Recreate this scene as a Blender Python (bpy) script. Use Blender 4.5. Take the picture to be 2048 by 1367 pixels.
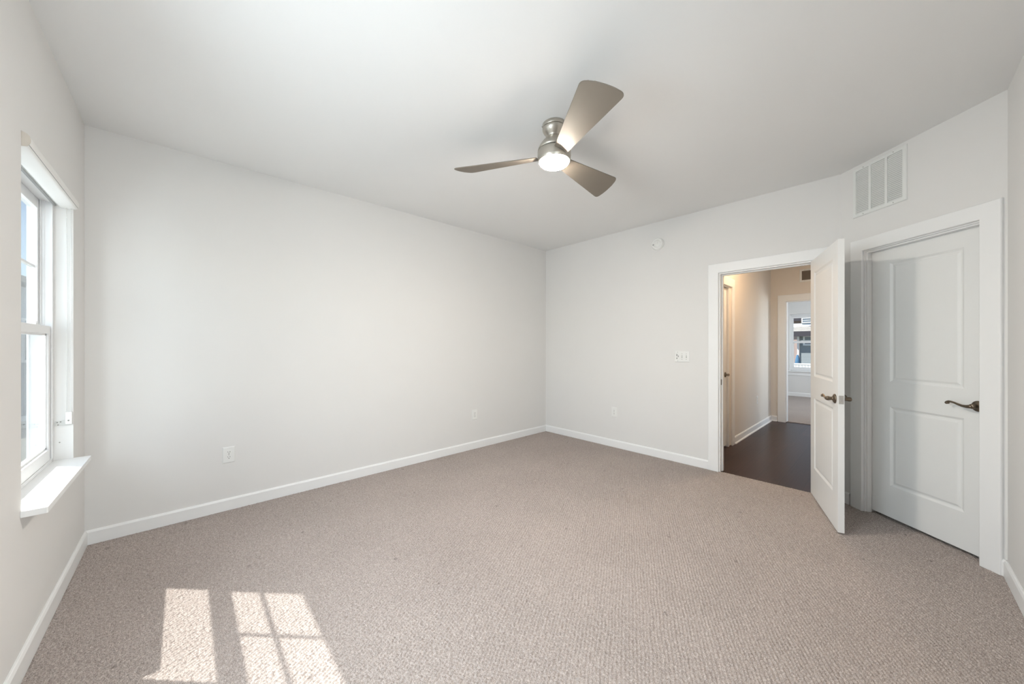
import bpy, bmesh, math, random
import numpy as np
from mathutils import Vector, Matrix

# ------------------------------------------------------------------ clean
for o in list(bpy.data.objects):
    bpy.data.objects.remove(o, do_unlink=True)
scene = bpy.context.scene
col = scene.collection
R = math.radians
random.seed(4)

# ------------------------------------------------------------------ camera
H_CAM = 1.3036
YAW = 0.8205
cam_d = bpy.data.cameras.new('camera')
cam = bpy.data.objects.new('camera', cam_d)
col.objects.link(cam)
cam.location = (0, 0, H_CAM)
cam.rotation_euler = (math.pi / 2, 0, YAW - math.pi / 2)
cam_d.sensor_fit = 'HORIZONTAL'
cam_d.sensor_width = 36
cam_d.lens = 703.89 * 36 / 2048
cam_d.shift_y = 6.9 / 2048
cam_d.clip_start = 0.02
cam_d.clip_end = 300
scene.camera = cam

# ------------------------------------------------------------------ view
vs = scene.view_settings
scene.display_settings.display_device = 'sRGB'
vs.view_transform = 'Standard'
vs.look = 'None'
vs.gamma = 1
vs.use_curve_mapping = False
vs.exposure = 0.90

# ------------------------------------------------------------------ sky
SUN_DIR = Vector((1.0, -1.02, -1.92)).normalized()
world = bpy.data.worlds.new('sky')
scene.world = world
world.use_nodes = True
wn = world.node_tree.nodes
wn.clear()
out = wn.new('ShaderNodeOutputWorld')
bg = wn.new('ShaderNodeBackground')
sky = wn.new('ShaderNodeTexSky')
sky.sky_type = 'NISHITA'
sky.sun_disc = False
sky.sun_elevation = R(53)
sky.sun_rotation = math.atan2(-SUN_DIR.x, -SUN_DIR.y)
sky.air_density = 1.0
sky.dust_density = 0.0
sky.ozone_density = 1.5
bg.inputs['Strength'].default_value = 0.085
world.node_tree.links.new(sky.outputs[0], bg.inputs['Color'])
world.node_tree.links.new(bg.outputs[0], out.inputs['Surface'])

def lamp(name, kind, energy, color, loc, direction=None, **kw):
    d = bpy.data.lights.new(name, kind)
    d.energy = energy
    d.color = color
    for k, v in kw.items():
        setattr(d, k, v)
    o = bpy.data.objects.new(name, d)
    col.objects.link(o)
    o.location = loc
    if direction is not None:
        o.rotation_euler = Vector(direction).to_track_quat('-Z', 'Y').to_euler()
    return o

lamp('sun', 'SUN', 4.2, (1.0, 0.97, 0.93), (-6, 8, 12), SUN_DIR, angle=R(0.5))
# daylight lamps at the left window, two added unseen windows, the stair opening of the
# hall and the far room's added side window
DAY = (0.84, 0.925, 1.0)
lamp('window_fill', 'AREA', 8, DAY, (-0.95, 2.80, 1.45), (1, -0.1, 0.1), shape='RECTANGLE', size=0.95, size_y=1.6)
lamp('window_fill', 'AREA', 49, DAY, (-0.95, 1.34, 1.80), (1, 0.0, -0.12), shape='RECTANGLE', size=0.95, size_y=1.6)  # fill lamp outside the added second window, brightens the bedroom
lamp('window_fill', 'AREA', 33, DAY, (0.30, -0.85, 1.80), (-0.1, 1, -0.2), shape='RECTANGLE', size=0.95, size_y=1.6)  # fill lamp outside the added right-wall window, evens out the left wall
lamp('stair_daylight', 'AREA', 5, DAY, (6.75, -0.35, 1.35), (-0.15, 1, -0.5), shape='RECTANGLE', size=0.8, size_y=2.0)
lamp('far_room_fill', 'AREA', 66, DAY, (9.6, -1.55, 1.5), (0, 1, 0), shape='RECTANGLE', size=1.6, size_y=1.5)  # fill lamp behind the added side window, brightens the far room

# ------------------------------------------------------------------ materials
def new_mat(name):
    m = bpy.data.materials.new(name)
    m.use_nodes = True
    nt = m.node_tree
    b = nt.nodes['Principled BSDF']
    return m, nt, b

def lin(c):
    return tuple(((x / 255) / 12.92 if x / 255 <= 0.04045 else ((x / 255 + 0.055) / 1.055) ** 2.4) for x in c)

def paint(name, rgb, rough=0.6, metal=0.0, vary=0.03, scale=6.0, bump=0.0, bscale=300.0, spec=0.3):
    """procedural paint: base colour with a soft noise variation and optional fine bump"""
    m, nt, b = new_mat(name)
    L = nt.links
    tc = nt.nodes.new('ShaderNodeTexCoord')
    n = nt.nodes.new('ShaderNodeTexNoise')
    n.inputs['Scale'].default_value = scale
    n.inputs['Detail'].default_value = 3
    L.new(tc.outputs['Object'], n.inputs['Vector'])
    mx = nt.nodes.new('ShaderNodeMix')
    mx.data_type = 'RGBA'
    c = lin(rgb)
    mx.inputs[6].default_value = tuple(x * (1 - vary) for x in c) + (1,)
    mx.inputs[7].default_value = tuple(min(1, x * (1 + vary)) for x in c) + (1,)
    L.new(n.outputs['Fac'], mx.inputs[0])
    L.new(mx.outputs[2], b.inputs['Base Color'])
    b.inputs['Roughness'].default_value = rough
    b.inputs['Metallic'].default_value = metal
    b.inputs['Specular IOR Level'].default_value = spec
    if bump:
        n2 = nt.nodes.new('ShaderNodeTexNoise')
        n2.inputs['Scale'].default_value = bscale
        n2.inputs['Detail'].default_value = 2
        L.new(tc.outputs['Object'], n2.inputs['Vector'])
        bp = nt.nodes.new('ShaderNodeBump')
        bp.inputs['Strength'].default_value = bump
        bp.inputs['Distance'].default_value = 0.002
        L.new(n2.outputs['Fac'], bp.inputs['Height'])
        L.new(bp.outputs[0], b.inputs['Normal'])
    return m

M = {}
M['wall'] = paint('warm_grey_wall_paint', (231, 229.5, 227), 0.85, vary=0.012, scale=3, bump=0.08, bscale=220, spec=0.15)
M['ceiling'] = paint('ceiling_paint', (241, 241, 240), 0.9, vary=0.008, scale=2, bump=0.05, bscale=260, spec=0.1)
M['hallwall'] = paint('hall_wall_paint_warm_lit', (230, 223, 214), 0.55, vary=0.012, scale=3, bump=0.05, bscale=220, spec=0.3)  # same paint as the bedroom, warm lamp light put into the colour
M['trim'] = paint('white_trim_paint', (243, 243, 242), 0.38, vary=0.008, spec=0.4)
M['door'] = paint('white_door_paint', (239, 239, 237), 0.42, vary=0.01, spec=0.4, bump=0.04, bscale=120)
M['vinyl'] = paint('white_window_vinyl', (240, 240, 240), 0.35, vary=0.006, spec=0.4)
M['blind'] = paint('white_blind_metal', (240, 239, 236), 0.4, vary=0.006)
M['cap'] = paint('ivory_end_cap_plastic', (216, 208, 197), 0.45, vary=0.01)
M['plate'] = paint('white_plate_plastic', (238, 238, 235), 0.3, vary=0.005, spec=0.5)
M['slot'] = paint('dark_slot_plastic', (52, 50, 48), 0.6, vary=0.05)
M['greyplastic'] = paint('grey_plastic', (150, 150, 148), 0.5, vary=0.03)
M['bracket'] = paint('pale_bracket_plastic', (214, 214, 210), 0.4, vary=0.02)
M['grille'] = paint('white_grille_enamel', (232, 233, 230), 0.4, vary=0.006)
M['duct'] = paint('dark_duct_metal', (58, 54, 50), 0.8, vary=0.1)
M['nickel'] = paint('brushed_nickel', (188, 182, 172), 0.34, metal=0.85, vary=0.03, scale=60)
M['blade'] = paint('silver_blade_lacquer', (136, 127, 116), 0.5, metal=0.15, vary=0.03, scale=30)
M['bronze'] = paint('aged_bronze', (118, 106, 92), 0.32, metal=0.85, vary=0.12, scale=80)
M['ventslat'] = paint('grey_brown_vent_slats', (150, 138, 126), 0.7, vary=0.05)
M['steel'] = paint('satin_steel', (196, 194, 190), 0.35, metal=0.8, vary=0.03, scale=80)
M['screw'] = paint('screw_metal', (150, 148, 142), 0.45, metal=0.5, vary=0.05)
M['concrete'] = paint('outdoor_ground', (120, 122, 112), 0.9, vary=0.15, scale=0.6)
M['redsiding'] = paint('brown_red_siding', (150, 120, 112), 0.8, vary=0.05, scale=3)
M['exttrim'] = paint('white_exterior_trim', (238, 238, 238), 0.6, vary=0.01)
M['darktrim'] = paint('dark_fascia_paint', (70, 66, 72), 0.6, vary=0.05)
M['blue'] = paint('blue_canvas', (84, 126, 160), 0.8, vary=0.08, scale=8)
M['extglass'] = paint('dark_window_glass', (120, 132, 145), 0.15, vary=0.05)

def siding(name, rgb, pitch=0.13, rough=0.75):
    """lap siding: horizontal boards as a sawtooth bump"""
    m, nt, b = new_mat(name)
    L = nt.links
    tc = nt.nodes.new('ShaderNodeTexCoord')
    sp = nt.nodes.new('ShaderNodeSeparateXYZ')
    L.new(tc.outputs['Object'], sp.inputs[0])
    mu = nt.nodes.new('ShaderNodeMath'); mu.operation = 'DIVIDE'
    mu.inputs[1].default_value = pitch
    L.new(sp.outputs['Z'], mu.inputs[0])
    fr = nt.nodes.new('ShaderNodeMath'); fr.operation = 'FRACT'
    L.new(mu.outputs[0], fr.inputs[0])
    bp = nt.nodes.new('ShaderNodeBump')
    bp.inputs['Strength'].default_value = 0.9
    bp.inputs['Distance'].default_value = 0.03
    bp.invert = True
    L.new(fr.outputs[0], bp.inputs['Height'])
    L.new(bp.outputs[0], b.inputs['Normal'])
    n = nt.nodes.new('ShaderNodeTexNoise'); n.inputs['Scale'].default_value = 2
    L.new(tc.outputs['Object'], n.inputs['Vector'])
    mx = nt.nodes.new('ShaderNodeMix'); mx.data_type = 'RGBA'
    c = lin(rgb)
    mx.inputs[6].default_value = tuple(x * 0.93 for x in c) + (1,)
    mx.inputs[7].default_value = tuple(x * 1.06 for x in c) + (1,)
    L.new(n.outputs['Fac'], mx.inputs[0])
    L.new(mx.outputs[2], b.inputs['Base Color'])
    b.inputs['Roughness'].default_value = rough
    return m
M['bluesiding'] = siding('blue_grey_siding', (140, 147, 150))
M['greysiding'] = siding('pale_grey_siding', (168, 178, 186))
M['pinksiding'] = siding('taupe_siding', (172, 150, 142), 0.16)

def shingles(name, rgb):
    m, nt, b = new_mat(name)
    L = nt.links
    tc = nt.nodes.new('ShaderNodeTexCoord')
    br = nt.nodes.new('ShaderNodeTexBrick')
    br.inputs['Scale'].default_value = 3.0
    c = lin(rgb)
    br.inputs['Color1'].default_value = tuple(x * 0.88 for x in c) + (1,)
    br.inputs['Color2'].default_value = tuple(x * 1.1 for x in c) + (1,)
    br.inputs['Mortar'].default_value = tuple(x * 0.6 for x in c) + (1,)
    L.new(tc.outputs['Object'], br.inputs['Vector'])
    L.new(br.outputs['Color'], b.inputs['Base Color'])
    b.inputs['Roughness'].default_value = 0.9
    return m
M['shingle'] = shingles('weathered_shingles', (176, 170, 162))
M['darkshingle'] = shingles('dark_blue_shingles', (72, 86, 112))

def glass():
    m = bpy.data.materials.new('clear_window_glass')
    m.use_nodes = True
    nt = m.node_tree
    nt.nodes.clear()
    L = nt.links
    o = nt.nodes.new('ShaderNodeOutputMaterial')
    mix = nt.nodes.new('ShaderNodeMixShader')
    tr = nt.nodes.new('ShaderNodeBsdfTransparent')
    tr.inputs['Color'].default_value = (0.97, 0.985, 0.98, 1)
    gl = nt.nodes.new('ShaderNodeBsdfGlossy')
    gl.inputs['Roughness'].default_value = 0.02
    lw = nt.nodes.new('ShaderNodeLayerWeight')
    lw.inputs['Blend'].default_value = 0.5
    pw = nt.nodes.new('ShaderNodeMath'); pw.operation = 'POWER'
    pw.inputs[1].default_value = 5
    L.new(lw.outputs['Facing'], pw.inputs[0])
    ma = nt.nodes.new('ShaderNodeMath'); ma.operation = 'MULTIPLY_ADD'
    ma.inputs[1].default_value = 0.9
    ma.inputs[2].default_value = 0.035
    L.new(pw.outputs[0], ma.inputs[0])
    L.new(ma.outputs[0], mix.inputs[0])
    L.new(tr.outputs[0], mix.inputs[1])
    L.new(gl.outputs[0], mix.inputs[2])
    L.new(mix.outputs[0], o.inputs['Surface'])
    return m
M['glass'] = glass()

def emit(name, rgb, strength):
    m, nt, b = new_mat(name)
    n = nt.nodes.new('ShaderNodeTexNoise')
    n.inputs['Scale'].default_value = 4
    mx = nt.nodes.new('ShaderNodeMix'); mx.data_type = 'RGBA'
    mx.inputs[6].default_value = rgb + (1,)
    mx.inputs[7].default_value = tuple(x * 0.97 for x in rgb) + (1,)
    nt.links.new(n.outputs['Fac'], mx.inputs[0])
    nt.links.new(mx.outputs[2], b.inputs['Emission Color'])
    b.inputs['Base Color'].default_value = (0.9, 0.9, 0.88, 1)
    b.inputs['Emission Strength'].default_value = strength
    return m
M['fanlamp'] = emit('frosted_lamp_glass_lit', (1.0, 0.91, 0.81), 190)
M['halllamp'] = emit('hall_lamp_glass_lit', (1.0, 0.72, 0.46), 56)

def carpet():
    """nubby loop pile: the loops are geometry, this adds yarn flecks, fibres and a few small stains"""
    m, nt, b = new_mat('nubby_loop_carpet')
    L = nt.links
    N = nt.nodes.new
    tc = N('ShaderNodeTexCoord')
    def noise(scale, detail):
        n = N('ShaderNodeTexNoise'); n.inputs['Scale'].default_value = scale; n.inputs['Detail'].default_value = detail
        L.new(tc.outputs['Object'], n.inputs['Vector'])
        return n
    def ranged(src, a, b_, c, d):
        r = N('ShaderNodeMapRange')
        for i, v in enumerate((a, b_, c, d)): r.inputs[i + 1].default_value = v
        L.new(src, r.inputs[0])
        return r.outputs[0]
    def mul(p, q):
        k = N('ShaderNodeMath'); k.operation = 'MULTIPLY'
        L.new(p, k.inputs[0]); L.new(q, k.inputs[1])
        return k.outputs[0]
    loop = noise(75, 2)
    ramp = N('ShaderNodeValToRGB')
    e = ramp.color_ramp.elements
    e[0].position = 0.25; e[0].color = lin((166, 154, 147)) + (1,)
    e[1].position = 0.75; e[1].color = lin((188, 178, 172)) + (1,)
    L.new(loop.outputs['Fac'], ramp.inputs[0])
    fleck = ranged(noise(300, 3).outputs['Fac'], 0.3, 0.7, 0.58, 1.36)
    broad = ranged(noise(2.0, 4).outputs['Fac'], 0.3, 0.7, 0.96, 1.04)
    st = N('ShaderNodeTexVoronoi'); st.inputs['Scale'].default_value = 1.5; st.voronoi_dimensions = '2D'
    L.new(tc.outputs['Object'], st.inputs['Vector'])
    sr = N('ShaderNodeMath'); sr.operation = 'MULTIPLY_ADD'; sr.inputs[1].default_value = 0.05
    L.new(noise(60, 2).outputs['Fac'], sr.inputs[0]); L.new(st.outputs['Distance'], sr.inputs[2])
    stain = ranged(sr.outputs[0], 0.033, 0.044, 0.66, 1.0)
    vm = N('ShaderNodeVectorMath'); vm.operation = 'SCALE'
    L.new(ramp.outputs[0], vm.inputs[0]); L.new(mul(mul(fleck, broad), stain), vm.inputs['Scale'])
    L.new(vm.outputs[0], b.inputs['Base Color'])
    bp = N('ShaderNodeBump'); bp.inputs['Strength'].default_value = 0.8; bp.inputs['Distance'].default_value = 0.0022
    L.new(noise(420, 2).outputs['Fac'], bp.inputs['Height']); L.new(bp.outputs[0], b.inputs['Normal'])
    b.inputs['Roughness'].default_value = 0.95
    b.inputs['Specular IOR Level'].default_value = 0.1
    return m
M['carpet'] = carpet()

def planks():
    """dark vinyl planks running along X, with grain and satin sheen"""
    m, nt, b = new_mat('dark_wood_planks')
    L = nt.links
    N = nt.nodes.new
    tc = N('ShaderNodeTexCoord')
    br = N('ShaderNodeTexBrick')
    br.inputs['Scale'].default_value = 1.0
    br.inputs['Brick Width'].default_value = 1.2
    br.inputs['Row Height'].default_value = 0.18
    br.inputs['Mortar Size'].default_value = 0.002
    br.inputs['Color1'].default_value = lin((48, 32, 29)) + (1,)
    br.inputs['Color2'].default_value = lin((66, 46, 42)) + (1,)
    br.inputs['Mortar'].default_value = lin((34, 24, 22)) + (1,)
    L.new(tc.outputs['Object'], br.inputs['Vector'])
    mp = N('ShaderNodeMapping'); mp.inputs['Scale'].default_value = (3, 60, 1)
    L.new(tc.outputs['Object'], mp.inputs['Vector'])
    g = N('ShaderNodeTexNoise'); g.inputs['Scale'].default_value = 1.0; g.inputs['Detail'].default_value = 5
    L.new(mp.outputs[0], g.inputs['Vector'])
    mr = N('ShaderNodeMapRange'); mr.inputs[3].default_value = 0.72; mr.inputs[4].default_value = 1.25
    L.new(g.outputs['Fac'], mr.inputs[0])
    vm = N('ShaderNodeVectorMath'); vm.operation = 'SCALE'
    L.new(br.outputs['Color'], vm.inputs[0]); L.new(mr.outputs[0], vm.inputs['Scale'])
    L.new(vm.outputs[0], b.inputs['Base Color'])
    bp = N('ShaderNodeBump'); bp.inputs['Strength'].default_value = 0.35; bp.inputs['Distance'].default_value = 0.002
    L.new(g.outputs['Fac'], bp.inputs['Height']); L.new(bp.outputs[0], b.inputs['Normal'])
    b.inputs['Roughness'].default_value = 0.30
    b.inputs['Specular IOR Level'].default_value = 0.13
    return m
M['planks'] = planks()

# ------------------------------------------------------------------ mesh helpers
I4 = Matrix.Identity(4)

class MB:
    """collects faces and links them as ONE mesh object"""
    def __init__(self):
        self.bm = bmesh.new()
    def face(self, pts, mtx=I4):
        vs_ = [self.bm.verts.new(mtx @ Vector(p)) for p in pts]
        try:
            return self.bm.faces.new(vs_)
        except ValueError:
            return None
    def box(self, a, b, mtx=I4, bev=0.0):
        t = bmesh.new()
        x0, y0, z0 = a
        x1, y1, z1 = b
        v = [t.verts.new(p) for p in ((x0, y0, z0), (x1, y0, z0), (x1, y1, z0), (x0, y1, z0),
                                      (x0, y0, z1), (x1, y0, z1), (x1, y1, z1), (x0, y1, z1))]
        for f in ((0, 3, 2, 1), (4, 5, 6, 7), (0, 1, 5, 4), (1, 2, 6, 5), (2, 3, 7, 6), (3, 0, 4, 7)):
            t.faces.new([v[i] for i in f])
        if bev > 0:
            bmesh.ops.bevel(t, geom=list(t.edges), offset=bev, segments=2, affect='EDGES', profile=0.6)
        self.merge(t, mtx)
        return self
    def merge(self, t, mtx=I4):
        mp = {v: self.bm.verts.new(mtx @ v.co) for v in t.verts}
        for f in t.faces:
            try:
                nf = self.bm.faces.new([mp[v] for v in f.verts])
                nf.smooth = f.smooth
            except ValueError:
                pass
        t.free()
    def prism(self, profile, p0, p1, ax_u, ax_v, mtx=I4):
        """extrude a closed 2D profile from p0 to p1; profile x along ax_u, y along ax_v"""
        p0, p1, ax_u, ax_v = map(Vector, (p0, p1, ax_u, ax_v))
        a = [p0 + ax_u * u + ax_v * v for u, v in profile]
        b = [p1 + ax_u * u + ax_v * v for u, v in profile]
        va = [self.bm.verts.new(mtx @ p) for p in a]
        vb = [self.bm.verts.new(mtx @ p) for p in b]
        n = len(profile)
        for i in range(n):
            self.bm.faces.new((va[i], va[(i + 1) % n], vb[(i + 1) % n], vb[i]))
        self.bm.faces.new(va[::-1])
        self.bm.faces.new(vb)
        return self
    def sweep(self, profile, path, ups, mtx=I4):
        """sweep a closed profile along path points; each station has (origin, ax_u, ax_v)"""
        rings = []
        for (o, u, v) in path:
            o, u, v = Vector(o), Vector(u), Vector(v)
            rings.append([self.bm.verts.new(mtx @ (o + u * a + v * b)) for a, b in profile])
        n = len(profile)
        for r0, r1 in zip(rings, rings[1:]):
            for i in range(n):
                self.bm.faces.new((r0[i], r0[(i + 1) % n], r1[(i + 1) % n], r1[i]))
        self.bm.faces.new(rings[0][::-1])
        self.bm.faces.new(rings[-1])
        return self
    def lathe(self, prof, seg=48, mtx=I4, smooth=True):
        """revolve (r, z) profile about local Z"""
        rings = []
        for r, z in prof:
            if r < 1e-6:
                rings.append([self.bm.verts.new(mtx @ Vector((0, 0, z)))])
            else:
                rings.append([self.bm.verts.new(mtx @ Vector((r * math.cos(2 * math.pi * i / seg), r * math.sin(2 * math.pi * i / seg), z))) for i in range(seg)])
        for a, b in zip(rings, rings[1:]):
            for i in range(seg):
                j = (i + 1) % seg
                if len(a) == 1 and len(b) == 1:
                    continue
                if len(a) == 1:
                    f = self.bm.faces.new((a[0], b[j], b[i]))
                elif len(b) == 1:
                    f = self.bm.faces.new((a[i], a[j], b[0]))
                else:
                    f = self.bm.faces.new((a[i], a[j], b[j], b[i]))
                f.smooth = smooth
        return self
    def tube(self, pts, radii, seg=12, mtx=I4, flat=1.0):
        """tapered tube through points"""
        pts = [Vector(p) for p in pts]
        rings = []
        for i, p in enumerate(pts):
            t = (pts[min(i + 1, len(pts) - 1)] - pts[max(i - 1, 0)]).normalized()
            ref = Vector((0, 0, 1)) if abs(t.z) < 0.9 else Vector((0, 1, 0))
            u = t.cross(ref).normalized()
            v = u.cross(t).normalized()
            r = radii[i] if hasattr(radii, '__len__') else radii
            rings.append([self.bm.verts.new(mtx @ (p + u * (r * flat * math.cos(2 * math.pi * k / seg)) + v * (r * math.sin(2 * math.pi * k / seg)))) for k in range(seg)])
        for a, b in zip(rings, rings[1:]):
            for k in range(seg):
                f = self.bm.faces.new((a[k], a[(k + 1) % seg], b[(k + 1) % seg], b[k]))
                f.smooth = True
        self.bm.faces.new(rings[0][::-1])
        self.bm.faces.new(rings[-1])
        return self
    def build(self, name, material, parent=None, label=None):
        bmesh.ops.recalc_face_normals(self.bm, faces=list(self.bm.faces))
        me = bpy.data.meshes.new(name)
        self.bm.to_mesh(me)
        self.bm.free()
        me.materials.append(material)
        o = bpy.data.objects.new(name, me)
        col.objects.link(o)
        if parent is not None:
            o.parent = parent
        if label:
            o['label'] = label
        return o

def tag(o, label=None, cat=None, group=None, kind=None):
    if label: o['label'] = label
    if cat: o['category'] = cat
    if group: o['group'] = group
    if kind: o['kind'] = kind
    return o

def empty(name, mtx=I4):
    o = bpy.data.objects.new(name, None)
    col.objects.link(o)
    o.empty_display_size = 0.05
    o.matrix_world = mtx
    return o

def frame(origin, u, n):
    """local frame: x along u, y along n (out of the surface), z up"""
    u = Vector(u).normalized(); n = Vector(n).normalized()
    m = Matrix.Identity(4)
    m.col[0][:3] = u; m.col[1][:3] = n; m.col[2][:3] = (0, 0, 1)
    m.col[3][:3] = origin
    return m

def struct(name, mb, mat_, label, cat='wall'):
    o = mb.build(name, mat_)
    return tag(o, label, cat, kind='structure')

# ------------------------------------------------------------------ measures (metres)
WA, WB, WE, WD = 3.580, 4.044, -0.474, -0.453   # wall planes: left (y), back (x), window (x), right (y)
CEIL = 2.743
K = Vector((4.044, 0.280, 0)); RC = Vector((3.390, -0.453, 0))
W5 = (-0.150, 0.756, 0.640, 2.160)                # added unseen window on the right wall, for daylight
tC = (RC - K).normalized(); nC = Vector((tC.y, -tC.x, 0))
if nC.dot(Vector((0, 0, 0)) - K) < 0: nC = -nC           # into the room
LC = (RC - K).length
HALL_L, HALL_R, HALL_END = 1.42, 0.30, 7.52
FR_END, FR_L, FR_R = 11.52, 3.0, -0.95
TH = 0.12

def wall_mesh(origin, u, n, length, height, thick, holes=()):
    """solid wall: room face on the plane, thickness away from the room (-n), rectangular holes with reveals"""
    mtx = frame(origin, u, n)
    mb = MB()
    us = sorted({0.0, length, *[h[0] for h in holes], *[h[1] for h in holes]})
    zs = sorted({0.0, height, *[h[2] for h in holes], *[h[3] for h in holes]})
    def inh(uc, zc):
        return any(h[0] < uc < h[1] and h[2] < zc < h[3] for h in holes)
    for i in range(len(us) - 1):
        for j in range(len(zs) - 1):
            if inh((us[i] + us[i + 1]) / 2, (zs[j] + zs[j + 1]) / 2):
                continue
            a, b, c, d = us[i], us[i + 1], zs[j], zs[j + 1]
            mb.face(((a, 0, c), (b, 0, c), (b, 0, d), (a, 0, d)), mtx)
            mb.face(((a, -thick, c), (a, -thick, d), (b, -thick, d), (b, -thick, c)), mtx)
    def quad(a, b):
        mb.face(((a[0], 0, a[1]), (b[0], 0, b[1]), (b[0], -thick, b[1]), (a[0], -thick, a[1])), mtx)
    for h in holes:
        quad((h[0], h[2]), (h[0], h[3])); quad((h[1], h[2]), (h[1], h[3])); quad((h[0], h[3]), (h[1], h[3]))
        if h[2] > 0: quad((h[0], h[2]), (h[1], h[2]))
    quad((0, 0), (0, height)); quad((length, 0), (length, height)); quad((0, height), (length, height))
    bottoms = [0.0] + [x for h in holes if h[2] <= 0 for x in (h[0], h[1])] + [length]
    for i in range(0, len(bottoms), 2):
        quad((bottoms[i], 0), (bottoms[i + 1], 0))
    bmesh.ops.remove_doubles(mb.bm, verts=list(mb.bm.verts), dist=1e-5)
    return mb

# window openings along the window wall (y ranges)
W1 = (2.356, 3.262, 0.640, 2.160)
W2 = (0.890, 1.796, 0.640, 2.160)  # added unseen opening for extra daylight
# entry door opening in the back wall (y range)
D1 = (0.430, 1.206 + 0.002, 2.055)

# ------------------------------------------------------------------ structure
def carpet_floor(x0, x1, y0, y1, step):
    """slab whose top is a fine grid shaped into rows of rounded, jittered loops"""
    nx = int((x1 - x0) / step) + 1
    ny = int((y1 - y0) / step) + 1
    X, Y = np.meshgrid(np.linspace(x0, x1, nx), np.linspace(y0, y1, ny), indexing='ij')
    a = R(28.5)
    PU, PV = 0.0155, 0.0140                       # rib pitch, loop pitch along the rib
    wob = 0.0016 * np.sin(X * 23 + 1.3 * np.sin(Y * 17)) + 0.0016 * np.sin(Y * 31 + 1.7 * np.sin(X * 13))
    U = (-X * math.sin(a) + Y * math.cos(a) + wob) / PU
    V = (X * math.cos(a) + Y * math.sin(a) + wob[::-1, ::-1] * 0.6) / PV
    def rnd(i, j, k):
        h = np.sin(i * 127.1 + j * 311.7 + k * 74.7) * 43758.5453
        return h - np.floor(h)
    iu = np.floor(U)
    best = np.full(U.shape, -0.6)
    for du in (-1, 0, 1):
        ci = iu + du
        off = rnd(ci, ci * 0, 1)
        jv = np.floor(V - off)
        for dv in (-1, 0, 1):
            cj = jv + dv
            cu = ci + 0.5 + 0.22 * (rnd(ci, cj, 2) - 0.5)
            cv = cj + off + 0.5 + 0.36 * (rnd(ci, cj, 3) - 0.5)
            d2 = ((U - cu) / 0.54) ** 2 + ((V - cv) / 0.64) ** 2
            hgt = (0.78 + 0.44 * rnd(ci, cj, 4)) * (1 - d2)
            np.maximum(best, hgt, out=best)
    Z = 0.0084 * best - 0.0062
    # the pile ends level at the slab border
    Z[0, :] = Z[-1, :] = 0.0; Z[:, 0] = Z[:, -1] = 0.0
    co = np.stack([X, Y, Z], -1).reshape(-1, 3)
    nb = co.shape[0]
    bot = np.array([(x0, y0, -0.12), (x1, y0, -0.12), (x1, y1, -0.12), (x0, y1, -0.12)])
    co = np.concatenate([co, bot]).astype(np.float32)
    idx = np.arange(nx * ny).reshape(nx, ny)
    q = np.stack([idx[:-1, :-1], idx[1:, :-1], idx[1:, 1:], idx[:-1, 1:]], -1).reshape(-1, 4)
    side = [list(idx[:, 0][::-1]) + [nb, nb + 1], list(idx[-1, :][::-1]) + [nb + 1, nb + 2],
            list(idx[:, -1]) + [nb + 2, nb + 3], list(idx[0, :]) + [nb + 3, nb], [nb, nb + 3, nb + 2, nb + 1]]
    loops = np.concatenate([q.ravel()] + [np.array(f) for f in side]).astype(np.int32)
    tot = np.concatenate([np.full(len(q), 4), [len(f) for f in side]]).astype(np.int32)
    start = np.concatenate([[0], np.cumsum(tot)[:-1]]).astype(np.int32)
    me = bpy.data.meshes.new('floor')
    me.vertices.add(len(co)); me.vertices.foreach_set('co', co.ravel())
    me.loops.add(len(loops)); me.loops.foreach_set('vertex_index', loops)
    me.polygons.add(len(tot)); me.polygons.foreach_set('loop_start', start)
    sm = np.ones(len(tot), dtype=bool); sm[-5:] = False
    me.polygons.foreach_set('use_smooth', sm)
    me.update(calc_edges=True)
    me.validate()
    me.materials.append(M['carpet'])
    o = bpy.data.objects.new('floor', me)
    col.objects.link(o)
    return tag(o, 'beige grey nubby loop carpet across the bedroom floor', 'floor', kind='structure')
floor = carpet_floor(WE - 0.10, 4.062, WD - 0.02, WA + 0.10, 0.0037)
mb = MB(); mb.box((4.064, HALL_R - 0.12, -0.12), (7.585, HALL_L + 0.95, -0.010))
struct('floor_hall', mb, M['planks'], 'dark brown wood plank floor of the hall beyond the open door', 'floor')
mb = MB(); mb.box((7.587, FR_R, -0.12), (FR_END + 0.1, FR_L, 0.0))
struct('floor_far_room', mb, M['carpet'], 'pale carpet of the far room past the hall', 'floor')
mb = MB(); mb.box((WE - 0.2, WD - 0.6, CEIL), (4.10, WA + 0.2, CEIL + 0.15))
struct('ceiling', mb, M['ceiling'], 'plain white bedroom ceiling', 'ceiling')
mb = MB(); mb.box((4.102, HALL_R - 1.3, CEIL), (7.58, HALL_L + 1.2, CEIL + 0.15))
struct('ceiling_hall', mb, M['ceiling'], 'ceiling of the hall', 'ceiling')
mb = MB(); mb.box((7.582, FR_R - 0.15, CEIL), (FR_END + 0.2, FR_L + 0.15, CEIL + 0.15))
struct('ceiling_far_room', mb, M['ceiling'], 'ceiling of the far room', 'ceiling')

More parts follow.
